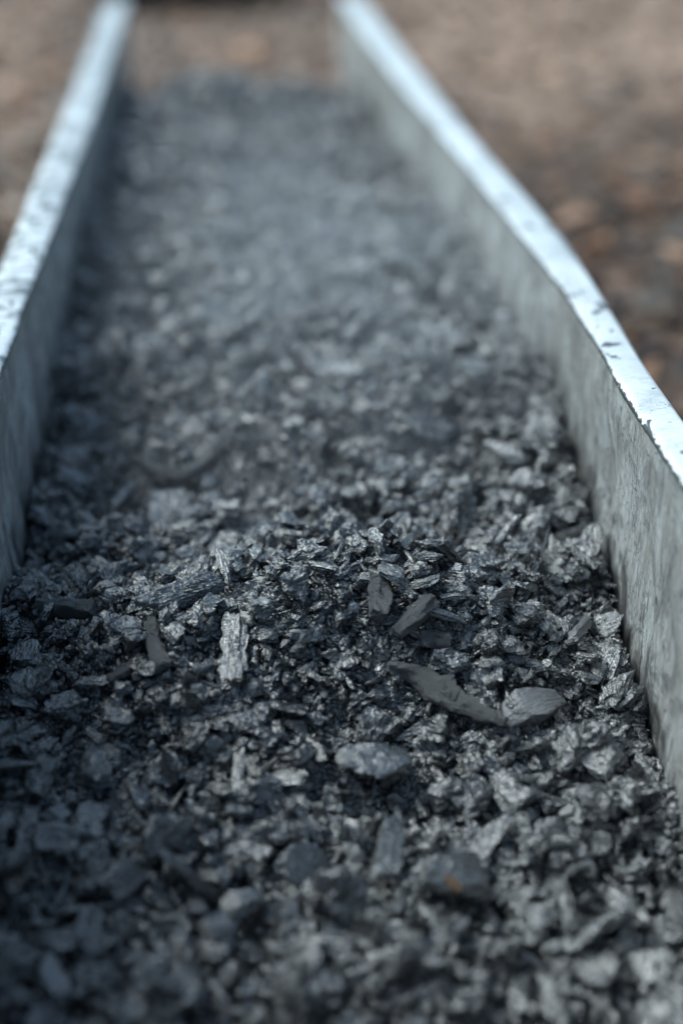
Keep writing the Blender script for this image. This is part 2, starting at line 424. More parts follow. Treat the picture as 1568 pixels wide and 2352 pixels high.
# ------------------------------------------------------------------ charcoal pieces one can tell apart
SEG = []       # footprints (ax, ay, bx, by, half width)
HERO = []      # (x, y, short name)
GROUP = 'loose charcoal pieces lying on top of the bed'
def place(name, L, Fc, lc, pos, rot, label, cat, short=None, mat=None, smooth=False):
    m = mesh_from(name, L, Fc, {'lco': lc, 'tint': np.full(len(L), float(rng.uniform(.5, .86)))}, smooth=smooth)
    o = link(name, m, mat or M_char); o.location = pos
    o.rotation_mode = 'QUATERNION'; o.rotation_quaternion = rot.to_quaternion()
    tag(o, label, cat, GROUP)
    if short: HERO.append((pos[0], pos[1], short))
    return o
def frame_from(a, b, roll=0.0):
    ax = (Vector(b)-Vector(a)).normalized(); up = Vector((0, 0, 1)); y = up.cross(ax).normalized(); z = ax.cross(y)
    m = Matrix((ax, y, z)).transposed()
    return m @ Matrix.Rotation(roll, 3, 'X')
def px_m(P): return depth(P)/FPX
def hero(name, kind, p0, p1, wpx, hpx, label, short, lift=.4, lvl=4, cat='charcoal', up=0.0, mat=None, lump=.12, grain=.05, bend=0., roll=0.):
    """a piece whose long axis runs between two points of the bed, width and height in photo pixels"""
    a = at(*p0); b = at(*p1); c = (a+b)/2; u = px_m(c); g = np.random.default_rng(abs(hash((p0[0], p0[1], 5))) % 99999 if False else int(p0[0]*7+p0[1]*13))
    wv, hv = wpx*u, hpx*u
    a = a+np.array([0, 0, hv*lift]); b = b+np.array([0, 0, hv*lift+up])
    # bed relief is coarse: never let one end dive below the other by more than 35 degrees
    d = b-a; hl = math.hypot(d[0], d[1])
    SEG.append((a[0], a[1], b[0], b[1], wv*.5)); lift_all = .003
    if abs(d[2]) > .7*hl: d[2] = math.copysign(.7*hl, d[2])
    c = (a+b)/2 + np.array([0, 0, lift_all]); ln = float(np.linalg.norm(d))
    L, Fc, lc = shape(kind, (ln, wv, hv), lvl, g, lump, grain, bend)
    return place(name, L, Fc, lc, c, frame_from(c-d/2, c+d/2, roll), label, cat, short, mat)
def tube_piece(name, pts, rpx, label, short, lift=.6, closed=False, grain=.12, cat='charcoal', ups=None, mat=None, knob=.15, nseg=None):
    g = np.random.default_rng(int(pts[0][0]*3+pts[0][1]))
    P = np.array([at(*p) for p in pts]); c = P.mean(0); u = px_m(c)
    rr = np.interp(np.linspace(0, 1, 60), np.linspace(0, 1, len(rpx)), rpx)*u
    z = P[:, 2]; P[:, 2] = c[2] + np.clip(z-c[2], -.02, .02)*.6 + max(rpx)*u*lift
    if ups: P[:, 2] += np.array(ups)
    for i in range(len(P)-1): SEG.append((P[i][0], P[i][1], P[i+1][0], P[i+1][1], max(rpx)*u))
    P[:, 2] += .003
    n = nseg or 130; t = np.linspace(0, len(P)-1, n); C = []
    for tt in t:
        i = min(int(tt), len(P)-2); f = tt-i
        p_ = [P[max(i-1, 0)], P[i], P[i+1], P[min(i+2, len(P)-1)]]
        C.append(.5*((2*p_[1])+(-p_[0]+p_[2])*f+(2*p_[0]-5*p_[1]+4*p_[2]-p_[3])*f*f+(-p_[0]+3*p_[1]-3*p_[2]+p_[3])*f**3))
    C = np.array(C)-c; m = 56; V = []; lc = []
    pa = np.sort(g.uniform(0, 2*np.pi, 5)); pa = np.concatenate([pa, np.arange(4)*np.pi/2+g.uniform(0, 1)]); pd = np.concatenate([g.uniform(.72, .95, 5), np.full(4, 1.0)])
    s_ = np.concatenate([[0], np.cumsum(np.linalg.norm(np.diff(C, axis=0), axis=1))])
    for i in range(n):
        tg = C[min(i+1, n-1)]-C[max(i-1, 0)]; tg /= np.linalg.norm(tg)
        sd_ = np.cross(tg, [0, 0, 1]); sd_ /= np.linalg.norm(sd_); up_ = np.cross(sd_, tg)
        th = np.arange(m)/m*2*np.pi; r = rr[int(i*59/(n-1))]
        q = s_[i]/max(rr.max(), 1e-5)
        a_ = .25*vn(np.cos(th)*1.3+q*.3, np.sin(th)*1.3, s=3+int(pts[0][0])) + grain*np.abs(fbm(np.cos(th)*4, np.sin(th)*4, np.full(m, q*.5), 4, 3))
        a_ = a_ + .10*np.abs(vn(np.cos(th)*9, np.sin(th)*9, np.full(m, q*1.2), 14)) + .05*vn(np.cos(th)*4, np.sin(th)*4, np.full(m, q*9), 15) - .10*(np.abs(vn(np.cos(th)*.8, np.sin(th)*.8, np.full(m, q*3.2), 19)) < .05)
        a_ = a_ + knob*vn(np.cos(th)+q*.8, np.sin(th), np.full(m, q*.8), 8)
        po = support(np.stack([np.cos(th+q*.12), np.sin(th+q*.12)], -1), np.stack([np.cos(pa), np.sin(pa)], -1), pd)
        rad = r*po*(1+a_)
        if i in (0, n-1): rad = rad*.86
        sh = (.35*r*vn(np.cos(th)*1.5, np.sin(th)*1.5, s=int(i)) if i in (0, 1, n-1, n-2) else 0)
        V.append(C[i]+sd_*(np.cos(th)*rad)[:, None]+up_*(np.sin(th)*rad)[:, None]+tg*(np.zeros(m)+sh)[:, None])
        lc.append(np.stack([np.full(m, s_[i]), np.cos(th)*r, np.sin(th)*r], -1)+g.uniform(0, 9))
    V = np.concatenate(V); lc = np.concatenate(lc)
    Fc = []
    for i in range(n-1):
        for j in range(m):
            a, b = i*m+j, i*m+(j+1) % m; Fc += [(a, b+m, b), (a, a+m, b+m)]
    for i, s in ((0, 1), (n-1, -1)):
        V = np.vstack([V, V[i*m:(i+1)*m].mean(0)]); lc = np.vstack([lc, lc[i*m:(i+1)*m].mean(0)]); k = len(V)-1
        for j in range(m):
            a, b = i*m+j, i*m+(j+1) % m; Fc.append((a, b, k) if s > 0 else (b, a, k))
    return place(name, V, np.array(Fc), lc, c, Matrix.Identity(3), label, cat, short, mat or M_stick)

hero('bark_slab', 'flake', (325, 1408), (552, 1352), 62, 34, 'long fibrous slab of charred bark lying on the left half of the sharp crest', 'the long bark slab', lift=.7, lvl=5, grain=.10, roll=.55)
tube_piece('charred_stick', [(92, 1428), (150, 1432), (222, 1420)], [20, 23, 20], 'short thick round charred stick lying level close to the left wall', 'the thick stick by the left wall', lift=.9)
hero('charcoal_chunk', 'flake', (205, 1398), (268, 1368), 60, 34, 'wedge shaped charcoal chunk with a pale flat face behind the short thick stick', 'the pale wedge', lvl=3, lift=.6, mat=M_char)
tube_piece('charred_stick', [(866, 1464), (869, 1410), (868, 1352)], [23, 23, 21], 'short round charred stick with cross cracks pointing straight away in the middle', 'the round stick in the middle', lift=1.5)
tube_piece('charred_stick', [(908, 1486), (945, 1462), (988, 1432)], [15, 19, 21], 'smooth tapered charred stick leaning toward its forked splinter neighbour', 'the tapered stick', lift=1.3, ups=[0, .004, .009], grain=.05)
hero('charcoal_splinter', 'stick', (940, 1424), (1070, 1462), 34, 20, 'flat ragged charcoal splinter lying over the upper end of the tapered stick', 'the ragged splinter', lift=1.6, lvl=4, grain=.08)
tube_piece('charred_stick', [(962, 1488), (995, 1494), (1032, 1500)], [17, 19, 18], 'stubby charred stick end lying level just in front of the ragged splinter', 'the stubby stick end', lift=1.0)
hero('charcoal_block', 'flake', (978, 1548), (1068, 1540), 66, 50, 'squared charcoal block with strong level grain lines', 'the block with grain lines', lift=.5, lvl=4, grain=.12, roll=.5)
tube_piece('charred_stick', [(890, 1545), (950, 1580), (1010, 1640), (1060, 1672), (1160, 1705)], [13, 19, 25, 21, 12], 'long knobby bent charred stick slanting down to the right in front of the crest', 'the long knobby stick', lift=1.35, grain=.3, knob=.3)
hero('charcoal_chunk', 'chunk', (775, 1668), (892, 1610), 60, 55, 'pale oblong blunt charcoal chunk left of the long knobby stick', 'the pale oblong chunk', lvl=5, lift=.5, lump=.35, grain=.22)
hero('charcoal_shard', 'flake', (1172, 1680), (1288, 1640), 105, 40, 'large smooth grey curved charcoal shard near the right wall', 'the smooth grey shard', lvl=4, lift=1.0, mat=M_smooth, grain=.01, lump=.1, bend=-.22, roll=.5)
hero('charcoal_chunk', 'chunk', (990, 1215), (1103, 1212), 85, 82, 'large rough rounded charcoal chunk standing on top of the crest', 'the large crest chunk', lvl=5, lift=.45, grain=.10, lump=.18)
tube_piece('charred_stick', [(352, 1445), (352, 1500), (378, 1568)], [19, 18, 15], 'slim curved charred stick below the long bark slab', 'the slim curved stick', lift=1.0)
tube_piece('charred_stick', [(252, 1592), (292, 1562), (338, 1520)], [13, 14, 12], 'thin straight charred twig slanting up to the right, left of the slim curved stick', 'the slanting twig', lift=1.0)
hero('charcoal_chunk', 'stick', (536, 1590), (545, 1440), 58, 40, 'tall twisted ragged charcoal piece below the right end of the bark slab', 'the twisted ragged piece', lvl=4, lift=.6, grain=.12, lump=.25)
hero('charcoal_chunk', 'chunk', (562, 1440), (622, 1428), 62, 50, 'rounded charcoal chunk with a raised rim right of the bark slab', 'the rimmed chunk', lvl=4, lift=.7, grain=.10)
hero('charcoal_chunk', 'chunk', (170, 1850), (270, 1760), 100, 70, 'big blurred rounded charcoal chunk on the left of the foreground', 'the big left chunk', lvl=3, lift=.6)
hero('charcoal_chunk', 'chunk', (770, 1810), (930, 1800), 120, 75, 'broad pale blurred charcoal chunk in the centre of the foreground', 'the broad pale chunk', lvl=3, lift=.7, lump=.3)
hero('charcoal_slab', 'flake', (865, 2070), (915, 1910), 66, 40, 'tall pale blurred charcoal slab pointing away in the lower foreground', 'the tall pale slab', lvl=3, lift=1.2, roll=.4)
blk = hero('charcoal_block', 'chunk', (950, 2060), (1095, 2040), 150, 105, 'very large dark blurred charcoal block with a brown wood chip on it', 'the large dark block', lvl=3, lift=.45)
tube_piece('charred_branch', [(318, 1082), (362, 1108), (420, 1120), (470, 1090), (518, 1010)], [10, 13, 14, 13, 10], 'curved charred branch bowed like a hook behind the crest on the left', 'the hooked branch', lift=1.5, grain=.1)
hero('charcoal_splinter', 'stick', (258, 1200), (318, 1132), 24, 18, 'blurred pointed charcoal splinter slanting up to the right behind the crest near the left wall', 'the pointed splinter', lift=1.3, lvl=3)
hero('charcoal_plate', 'flake', (1115, 1050), (1205, 1095), 62, 24, 'flat bluish charcoal plate leaning down to the right behind the crest on the right', 'the bluish plate', lvl=3, lift=1.3, roll=.1)
hero('charcoal_chunk', 'chunk', (1225, 1255), (1262, 1190), 44, 40, 'pale upright charcoal chunk on the right end of the crest', 'the pale upright chunk', lvl=4, lift=.9)
hero('charcoal_splinter', 'stick', (1256, 1272), (1345, 1238), 30, 24, 'pale straight charcoal splinter slanting up to the right near the right wall', 'the pale straight splinter', lift=1.0, lvl=4)
hero('charcoal_splinter', 'stick', (1238, 1312), (1256, 1268), 9, 9, 'very thin charcoal splinter standing up beside the pale straight splinter', 'the thin standing splinter', lift=2.0, up=.012, lvl=3)
hero('charcoal_block', 'stick', (1158, 1290), (1222, 1293), 30, 24, 'small squared charcoal block lying level on the right part of the crest', 'the small squared block', lvl=4, lift=1.0)
hero('charcoal_chunk', 'chunk', (872, 1215), (948, 1178), 40, 34, 'long lumpy charcoal chunk on the crest left of the large crest chunk', 'the long lumpy chunk', lvl=4, lift=.8, grain=.1)
hero('charcoal_splinter', 'stick', (942, 1182), (1010, 1150), 18, 15, 'straight charcoal splinter poking up behind the long lumpy chunk', 'the poking splinter', lift=1.9, up=.006, lvl=3)
hero('charcoal_splinter', 'stick', (925, 1290), (985, 1250), 30, 26, 'rounded grey charcoal splinter leaning up to the right on the crest face', 'the rounded grey splinter', lvl=4, lift=1.0)
hero('charcoal_splinter', 'stick', (742, 1300), (782, 1342), 24, 16, 'ribbed charcoal splinter slanting down to the right on the crest face', 'the ribbed splinter', lvl=4, lift=1.0, grain=.12)
hero('charcoal_splinter', 'stick', (528, 1295), (596, 1297), 18, 14, 'slim layered charcoal splinter lying level on the crest above the bark slab', 'the layered splinter', lvl=4, lift=1.2, grain=.1)
hero('charcoal_splinter', 'stick', (483, 1352), (492, 1305), 16, 14, 'short upright charcoal splinter just above the bark slab', 'the short upright splinter', lvl=4, lift=1.0)
hero('charcoal_splinter', 'stick', (1308, 1495), (1350, 1448), 30, 22, 'smooth rounded charcoal splinter close to the right wall', 'the smooth grey splinter', lvl=4, lift=1.0, mat=M_smooth)
hero('charcoal_chunk', 'flake', (105, 1680), (215, 1640), 80, 46, 'layered pale edged charcoal chunk low on the left', 'the layered chunk', lvl=4, lift=.7, grain=.14)
hero('charcoal_chunk', 'chunk', (165, 1605), (250, 1600), 60, 46, 'flat topped charcoal chunk below the slanting twig', 'the flat topped chunk', lvl=4, lift=.7, grain=.1)
hero('charcoal_chunk', 'flake', (500, 2115), (610, 2085), 70, 36, 'curved blurred charcoal piece low in the left foreground', 'the curved foreground piece', lvl=3, lift=1.0, bend=-.3)
hero('charcoal_chunk', 'stick', (60, 2010), (82, 1880), 60, 46, 'blurred upright charcoal piece at the left edge of the foreground', 'the upright left edge piece', lvl=3, lift=.9)
hero('charcoal_chunk', 'stick', (160, 2350), (108, 2250), 66, 50, 'dim blurred charcoal stick in the bottom left corner', 'the bottom left stick', lvl=3, lift=.9)
hero('charcoal_chunk', 'chunk', (520, 1900), (590, 1890), 66, 40, 'small pale blurred charcoal chunk below and left of the broad pale chunk', 'the small pale foreground chunk', lvl=3, lift=.8)
hero('charcoal_chunk', 'chunk', (640, 1385), (712, 1365), 90, 60, 'square porous charcoal chunk embedded in the crest face', 'the porous square chunk', lvl=5, lift=.5, grain=.12)
# the charred ring behind the crest
c = at(582, 940); u = px_m(c); n, m_ = 40, 12; V = []; Fc = []; lc = []
for i in range(n):
    a = i/n*2*math.pi; rr_ = u*(9+2.5*math.sin(a*2+1)+1.5*math.sin(5*a))
    for j in range(m_):
        b = j/m_*2*math.pi; rad = u*24+rr_*math.cos(b)
        V.append((rad*math.cos(a), rr_*math.sin(b), rad*1.25*math.sin(a))); lc.append((a*.02, math.cos(b)*.006, math.sin(b)*.006))
        k1 = ((i+1) % n)*m_; Fc += [(i*m_+j, k1+(j+1) % m_, k1+j), (i*m_+j, i*m_+(j+1) % m_, k1+(j+1) % m_)]
place('charred_ring', np.array(V), np.array(Fc), np.array(lc), c+np.array([0, 0, u*26]), Matrix.Rotation(R(-30), 3, 'X'), 'small charred ring standing on edge in the mist behind the crest', 'charcoal', 'the charred ring')
# brown wood chip
k = NT('unburnt_wood'); k.l(k.mix(k.noise(k.vec('lco', (60, 600, 600)), 1, 4, .6), (.16, .09, .045), (.09, .05, .028)), k.b.inputs['Base Color']); k.b.inputs['Roughness'].default_value = .6
g = np.random.default_rng(3); L, Fc, lc = shape('flake', (.0135, .006, .002), 3, g)
p = at(1040, 2020); cc = np.array(blk.location); dd = (CAM-cc); dd /= np.linalg.norm(dd)
tp = cc+np.array([.004, -.004, .012])
dg = bpy.context.evaluated_depsgraph_get()
ray_d = Vector(FW*FPX + RT*(1042-784) - UP*(2035-1176)).normalized()
hit, loc, nor, _, _, _ = S.ray_cast(dg, Vector(CAM), ray_d)
chip_q = nor.to_track_quat('Z', 'X').to_matrix() @ Matrix.Rotation(R(35), 3, 'Z')
o = place('wood_chip', L, Fc, lc, np.array(loc)+np.array(nor)*.0015, chip_q, 'tiny orange brown unburnt wood chip resting on the large dark block', 'wood chip', None, k.m)
del o['group']

# low prototypes: unit-length pieces reused by the loose mass
def proto_set(n, lvl, seed):
    out = []; g = np.random.default_rng(seed)
    for i in range(n):
        k = ['chunk', 'stick', 'chunk', 'flake', 'chunk'][i % 5]
        dm = {'chunk': (1, g.uniform(.6, .9), g.uniform(.45, .8)), 'stick': (1.25, g.uniform(.22, .42), g.uniform(.18, .34)), 'flake': (1.1, g.uniform(.55, .85), g.uniform(.2, .34))}[k]
        out.append(shape(k, dm, lvl, g, lump=.17, grain=.05 if lvl < 3 else .09))
    return out
P1 = proto_set(30, 1, 5); P2 = proto_set(30, 2, 6); P3 = proto_set(20, 3, 8)

def rand_rot(g, n, tilt):
    """n rotation matrices: free turn about the vertical, limited tilt"""
    yaw = g.uniform(0, 2*np.pi, n); ta = g.uniform(0, 2*np.pi, n); t = np.abs(g.normal(0, tilt, n)); roll = g.uniform(-.5, .5, n)
    out = np.zeros((n, 3, 3))
    for i in range(n):
        m = Matrix.Rotation(t[i], 3, Vector((math.cos(ta[i]), math.sin(ta[i]), 0))) @ Matrix.Rotation(yaw[i], 3, 'Z') @ Matrix.Rotation(roll[i], 3, 'X')
        out[i] = np.array(m)
    return out

VV, FF, LL, TT = [], [], [], []; base = 0
def add_many(pos, size, protos, g, tilt=.6):
    global base
    n = len(pos); Rm = rand_rot(g, n, tilt); pick = g.integers(0, len(protos), n)
    for j, (pv, pf, pl) in enumerate(protos):
        idx = np.where(pick == j)[0]
        if not len(idx): continue
        sc = size[idx][:, None, None]*g.uniform(.75, 1.25, (len(idx), 1, 3))
        V = (pv[None]*sc) @ Rm[idx].transpose(0, 2, 1) + pos[idx][:, None, :]
        lc = pv[None]*sc + g.uniform(0, 40, (len(idx), 1, 3))
        VV.append(V.reshape(-1, 3)); LL.append(lc.reshape(-1, 3)); nv = len(pv)
        FF.append((pf[None]+ (np.arange(len(idx))*nv)[:, None, None] + base).reshape(-1, 3)); base += len(idx)*nv
        TT.append(np.repeat(g.uniform(0, 1, len(idx))*np.clip((pos[idx][:, 1]-.5)/.42, .06, 1), nv))  # tint falls off toward the near end: foreground shade put into piece colour
def seg_dist(x, y):
    m = np.full(np.shape(x), 9.0)
    for ax, ay, bx_, by_, w_ in SEG:
        ex, ey = bx_-ax, by_-ay; t = np.clip(((x-ax)*ex+(y-ay)*ey)/(ex*ex+ey*ey+1e-12), 0, 1)
        m = np.minimum(m, np.hypot(x-ax-t*ex, y-ay-t*ey)-w_)
    return m
def scatter(n, ya, yb, lo, hi, protos, g, lift, tilt=.6, pw=2.0):
    y = g.uniform(ya, yb, n); x = g.uniform(0, 1, n)
    xl = wall_x(y, -1)+.004; xr = wall_x(y, 1)-.004
    hw = .50*(y*.9+.17)*.46                                   # stay near what the lens can see
    x = xl+(xr-xl)*x
    s = lo*(hi/lo)**(x*0+g.uniform(0, 1, n)**pw)
    x = np.clip(x, xl+s*.4, xr-s*.4)
    z = bed(x, y) + s*g.uniform(lift[0], lift[1], n)
    z = z - np.where(seg_dist(x, y) < s*.1, .003+s*.35, 0)
    add_many(np.stack([x, y, z], -1), s, protos, g, tilt)
g = np.random.default_rng(21)
scatter(900, .42, .80, .016, .036, P3, g, (-.1, .5), .8, 1.3)
scatter(2200, .40, .80, .007, .020, P2, g, (-.1, .6), 1.0, 1.5)
scatter(7000, .36, .85, .004, .012, P1, g, (0, .5), .9, 1.2)
scatter(1500, .68, 1.05, .009, .027, P3, g, (-.05, .7), 1.0, 1.2)
scatter(4200, .76, 1.30, .005, .016, P2, g, (-.1, .6), .9, 1.5)
scatter(15000, .76, 1.32, .002, .007, P1, g, (0, .7), .9, 1.2)
scatter(9000, .70, 1.02, .003, .010, P2, g, (-.2, .5), 1.1, 1.1)
scatter(3600, 1.28, 1.8, .008, .024, P2, g, (-.1, .6), .9, 1.4)
scatter(9000, 1.28, 1.8, .004, .012, P1, g, (0, .6), .9, 1.2)
scatter(5500, 1.78, 3.0, .010, .030, P1, g, (-.1, .7), .9, 1.3)
# crumbs banked up against the two walls
def bank(n, g):
    y = g.uniform(.5, 2.8, n); sd_ = np.where(g.uniform(0, 1, n) < .5, -1, 1)
    s_ = g.uniform(.002, .010, n)*np.where(y > 1.3, 1.5, 1); off = np.abs(g.normal(0, .007, n)) + s_*.35
    xw = np.where(sd_ > 0, wall_x(y, 1), wall_x(y, -1)); x = xw - sd_*off
    z = bed(x, y) + np.clip(.012+.014*vn(y*17, sd_*3.0, s=90) - off*.9, 0, 1) + s_*.2
    add_many(np.stack([x, y, z], -1), s_, P1, g, 1.0)
bank(6500, g)
V = np.concatenate(VV); Fc = np.concatenate(FF); Lc = np.concatenate(LL); Tn = np.concatenate(TT)
# the dusty fines underneath, one continuous uneven sheet resting on the floor of the trough
by = np.concatenate([np.linspace(.306, .74, 180), np.linspace(.7415, 1.1, 240), np.linspace(1.105, 3.02, 380)]); nb = 300
bx = np.linspace(0, 1, nb); BX, BY = np.meshgrid(bx, by)
xa = wall_x(BY, -1)+.0025; xb = wall_x(BY, 1)-.0025; GX = xa+(xb-xa)*BX
GZb = bed(GX, BY) - .005 + .0045*fbm(GX*150, BY*150, s=31, o=3) + .0030*vn(GX*330, BY*330, s=33)
I = np.arange(GX.size).reshape(GX.shape)
T1 = np.stack([I[:-1, :-1], I[:-1, 1:], I[1:, 1:]], -1).reshape(-1, 3); T2 = np.stack([I[:-1, :-1], I[1:, 1:], I[1:, :-1]], -1).reshape(-1, 3)
Vb = np.stack([GX, BY, GZb], -1).reshape(-1, 3)
V = np.concatenate([V, Vb]); Fc = np.concatenate([Fc, T1+base, T2+base]); Lc = np.concatenate([Lc, Vb]); Tn = np.concatenate([Tn, np.full(len(Vb), .02)])  # sheet tinted almost black, deepening the gap shadows through its colour
tag(link('charcoal_fragments', mesh_from('charcoal_fragments', V, Fc, {'lco': Lc, 'tint': Tn}), M_char),
    'mass of small black charcoal crumbs and dust filling the metal trough', 'charcoal', kind='stuff')

# generic pieces: a few of each kind, copied
KINDS = {'chunk': ('charcoal_chunk', 'charcoal chunk'), 'stick': ('charcoal_splinter', 'charcoal splinter'), 'flake': ('charcoal_flake', 'charcoal flake')}
protos = []; g = np.random.default_rng(99)
for i in range(27):
    kk = ['chunk', 'stick', 'chunk', 'flake'][i % 4]
    dm = {'chunk': (1, g.uniform(.6, .9), g.uniform(.45, .75)), 'stick': (1.35, g.uniform(.22, .40), g.uniform(.18, .32)), 'flake': (1.1, g.uniform(.55, .85), g.uniform(.2, .34))}[kk]
    L, Fc, lc = shape(kk, dm, 4, g, lump=.2, grain=.11)
    protos.append((kk, L, Fc))
placed = [(h[0], h[1], .022) for h in HERO]; n_done = 0; tries = 0
mesh_cache = {}; GEN = {}
def half_w(y): return (y*.93+.12)*.25
while n_done < 255 and tries < 20000:
    tries += 1
    y = .40 + 1.15*g.uniform(0, 1)**1.15; x = g.uniform(-.15, .28)
    z = float(bed(x, y)); P = np.array([x, y, z]); d_ = depth(P)
    pxx = 784+FPX*((P-CAM)@RT)/d_; pyy = 1176-FPX*((P-CAM)@UP)/d_
    if not (-30 < pxx < 1600 and pyy < 2400): continue
    if x-float(wall_x(y, -1)) < .012 or float(wall_x(y, 1))-x < .012: continue
    s = .017 + .028*g.uniform(0, 1)**1.8
    if float(seg_dist(np.array(x), np.array(y))) < s*.35: continue
    if any((x-a)**2+(y-b)**2 < (.4*s+r*.4)**2 for a, b, r in placed): continue
    placed.append((x, y, s)); kk, L, Fc = protos[int(g.integers(0, len(protos)))]
    pi = next(i for i, p_ in enumerate(protos) if p_[1] is L); sb = round(s/.004)*.004
    near_ = y < .70; key = (pi, sb, near_)  # near pieces get only dark tints, foreground shade carried by their colour
    if key not in mesh_cache:
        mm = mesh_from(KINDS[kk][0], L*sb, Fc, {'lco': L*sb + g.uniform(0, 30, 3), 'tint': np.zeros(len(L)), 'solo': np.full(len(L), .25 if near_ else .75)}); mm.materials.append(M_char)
        mesh_cache[key] = mm
    o = bpy.data.objects.new(KINDS[kk][0], mesh_cache[key]); S.collection.objects.link(o)
    zz = L[:, 2].max()*sb
    o.location = (x, y, z+zz*.55+.001)
    o.rotation_mode = 'QUATERNION'; o.rotation_quaternion = Matrix(rand_rot(g, 1, .65)[0]).to_quaternion()
    hx, hy, hn = min(HERO, key=lambda h: (h[0]-x)**2+(h[1]-y)**2)
    dx, dy = x-hx, y-hy; dist = math.hypot(dx, dy)
    rel = ('right of' if dx > 0 else 'left of') if abs(dx) > abs(dy) else ('behind' if dy > 0 else 'in front of')
    szw = 'tiny' if s < .0175 else 'small' if s < .022 else 'middling' if s < .028 else 'bulky'
    near = 'just ' if dist < .03 else '' if dist < .06 else 'well '
    sidew = ''
    if len(hn.split()) > 4 and near == 'well ': near = ''
    if dist >= .05: sidew = '' if 'wall' in hn or len(hn.split()) > 3 else ', near the left wall' if x < -.06 else ', near the right wall' if x > .19 else ', mid trough'
    tag(o, f'{szw} {KINDS[kk][1]} {near}{rel} {hn}{sidew}', 'charcoal', GROUP); GEN.setdefault(o['label'], []).append(o)
    n_done += 1

NUM = 'zero one two three four five six seven eight nine ten eleven twelve thirteen fourteen fifteen sixteen seventeen eighteen nineteen twenty many many many many many many'.split()
ORD = 'first second third fourth fifth sixth seventh eighth ninth tenth eleventh twelfth thirteenth fourteenth fifteenth sixteenth seventeenth eighteenth nineteenth twentieth'.split() + ['far']*9
for lb, os_ in GEN.items():
    if len(os_) < 2: continue
    os_.sort(key=lambda o: o.location.y); n_ = len(os_)
    for i, o in enumerate(os_):
        w_ = ('nearer' if i == 0 else 'farther') if n_ == 2 else 'nearest' if i == 0 else 'farthest' if i == n_-1 else ORD[i]+' nearest'
        lb2 = lb.replace('well ', '') if len(lb.split()) > 11 else lb
        if len(lb2.split()) > 12: lb2 = lb2.replace(', mid trough', '').replace(', near the', ' near')
        o['label'] = f'{lb2}, {w_} of {NUM[n_] if n_ > 2 else "the two"}'

# ------------------------------------------------------------------ leaf litter and stones outside the trough
def litter(name, n, boxes, lo, hi, cols, seed, label, cat, flat=.12):
    g = np.random.default_rng(seed); pr = [shape('flake' if flat < .3 else 'chunk', (1, g.uniform(.5, .9), flat*g.uniform(.7, 1.3)), 1, g, .3) for _ in range(12)]
    Vs, Fs, Ts = [], [], []; b0 = 0
    for i in range(n):
        bx_ = boxes[int(g.integers(0, len(boxes)))]
        x = g.uniform(bx_[0], bx_[1]); y = g.uniform(bx_[2], bx_[3]); s = g.uniform(lo, hi)
        pv, pf, _ = pr[int(g.integers(0, 12))]; m = rand_rot(g, 1, .35)[0]
        Vs.append((pv*s) @ m.T + [x, y, GZ+.006+s*flat*.35]); Fs.append(pf+b0); b0 += len(pv); Ts.append(np.full(len(pv), g.uniform(0, 1)))
    k = NT(name); ti = k.n('ShaderNodeAttribute', attribute_name='tint').outputs['Fac']
    k.l(k.ramp(ti, [(i/len(cols), c) for i, c in enumerate(cols)], 'CONSTANT'), k.b.inputs['Base Color']); k.b.inputs['Roughness'].default_value = .65
    tag(link(name, mesh_from(name, np.concatenate(Vs), np.concatenate(Fs), {'tint': np.concatenate(Ts)}), k.m), label, cat, kind='stuff')
BX = [(.42, 2.6, .9, 6.5), (.42, 1.7, .3, 3.4), (-1.4, -.30, .3, 6.5), (-.5, .6, 3.5, 6.6)]
litter('leaf_litter', 6500, BX, .02, .075, [(.03, .018, .011), (.08, .045, .026), (.15, .08, .047), (.04, .026, .018), (.26, .13, .07), (.08, .065, .05), (.36, .21, .13), (.02, .013, .01), (.13, .06, .032)], 4,
       'brown dry leaves and wood debris scattered over the earth around the trough', 'leaf litter')
litter('gravel', 3500, [(.5, 3.0, 3.0, 7.0), (-1.4, -.3, 2.4, 7), (-.4, .5, 3.4, 5.2)], .012, .045, [(.24, .175, .14), (.38, .28, .22), (.15, .095, .065), (.44, .36, .30), (.30, .18, .115)], 8,
       'pale small stones scattered over the farther ground', 'gravel', .6)

# an orange leaf beyond the open end, and a dark rounded bar of unknown nature behind
k = NT('orange_leaf'); k.b.inputs['Base Color'].default_value = (.50, .30, .19, 1); k.b.inputs['Roughness'].default_value = .6
def leaf(x, y, s, rz, label):
    n = 9; V = []; Fc = []
    for side_ in (1, -1):
        for i in range(n+1):
            t = i/n; wd = math.sin(math.pi*t**.8)*.36*(1+.12*math.sin(t*26))
            for j in range(4):
                f = j/3; V.append(((t-.5)*s, wd*f*s, .10*s*f*f+.05*s*math.sin(t*3)+.0012*side_))
    for q in (0, 1):
        o_ = q*(n+1)*4
        for i in range(n):
            for j in range(3):
                a = o_+i*4+j; Fc.append((a, a+1, a+5, a+4) if q == 0 else (a+4, a+5, a+1, a))
    V = np.array(V); V2 = V*[1, -1, 1]; Fc = np.array(Fc)
    m = mesh_from('leaf', np.vstack([V, V2]), np.vstack([Fc, Fc[:, ::-1]+len(V)])); m.materials.append(k.m)
    o = link('dry_leaf', m); o.location = (x, y, GZ+.02); o.rotation_euler = (R(18), R(-6), rz); tag(o, label, 'leaf', 'orange leaves beyond the trough')
    return o
leaf(.12, 4.35, .12, R(20), 'bright orange curled leaf beyond the open end, in line with the trough middle')
leaf(.33, 3.72, .09, R(70), 'smaller pale orange leaf on the ground near the end of the right wall')

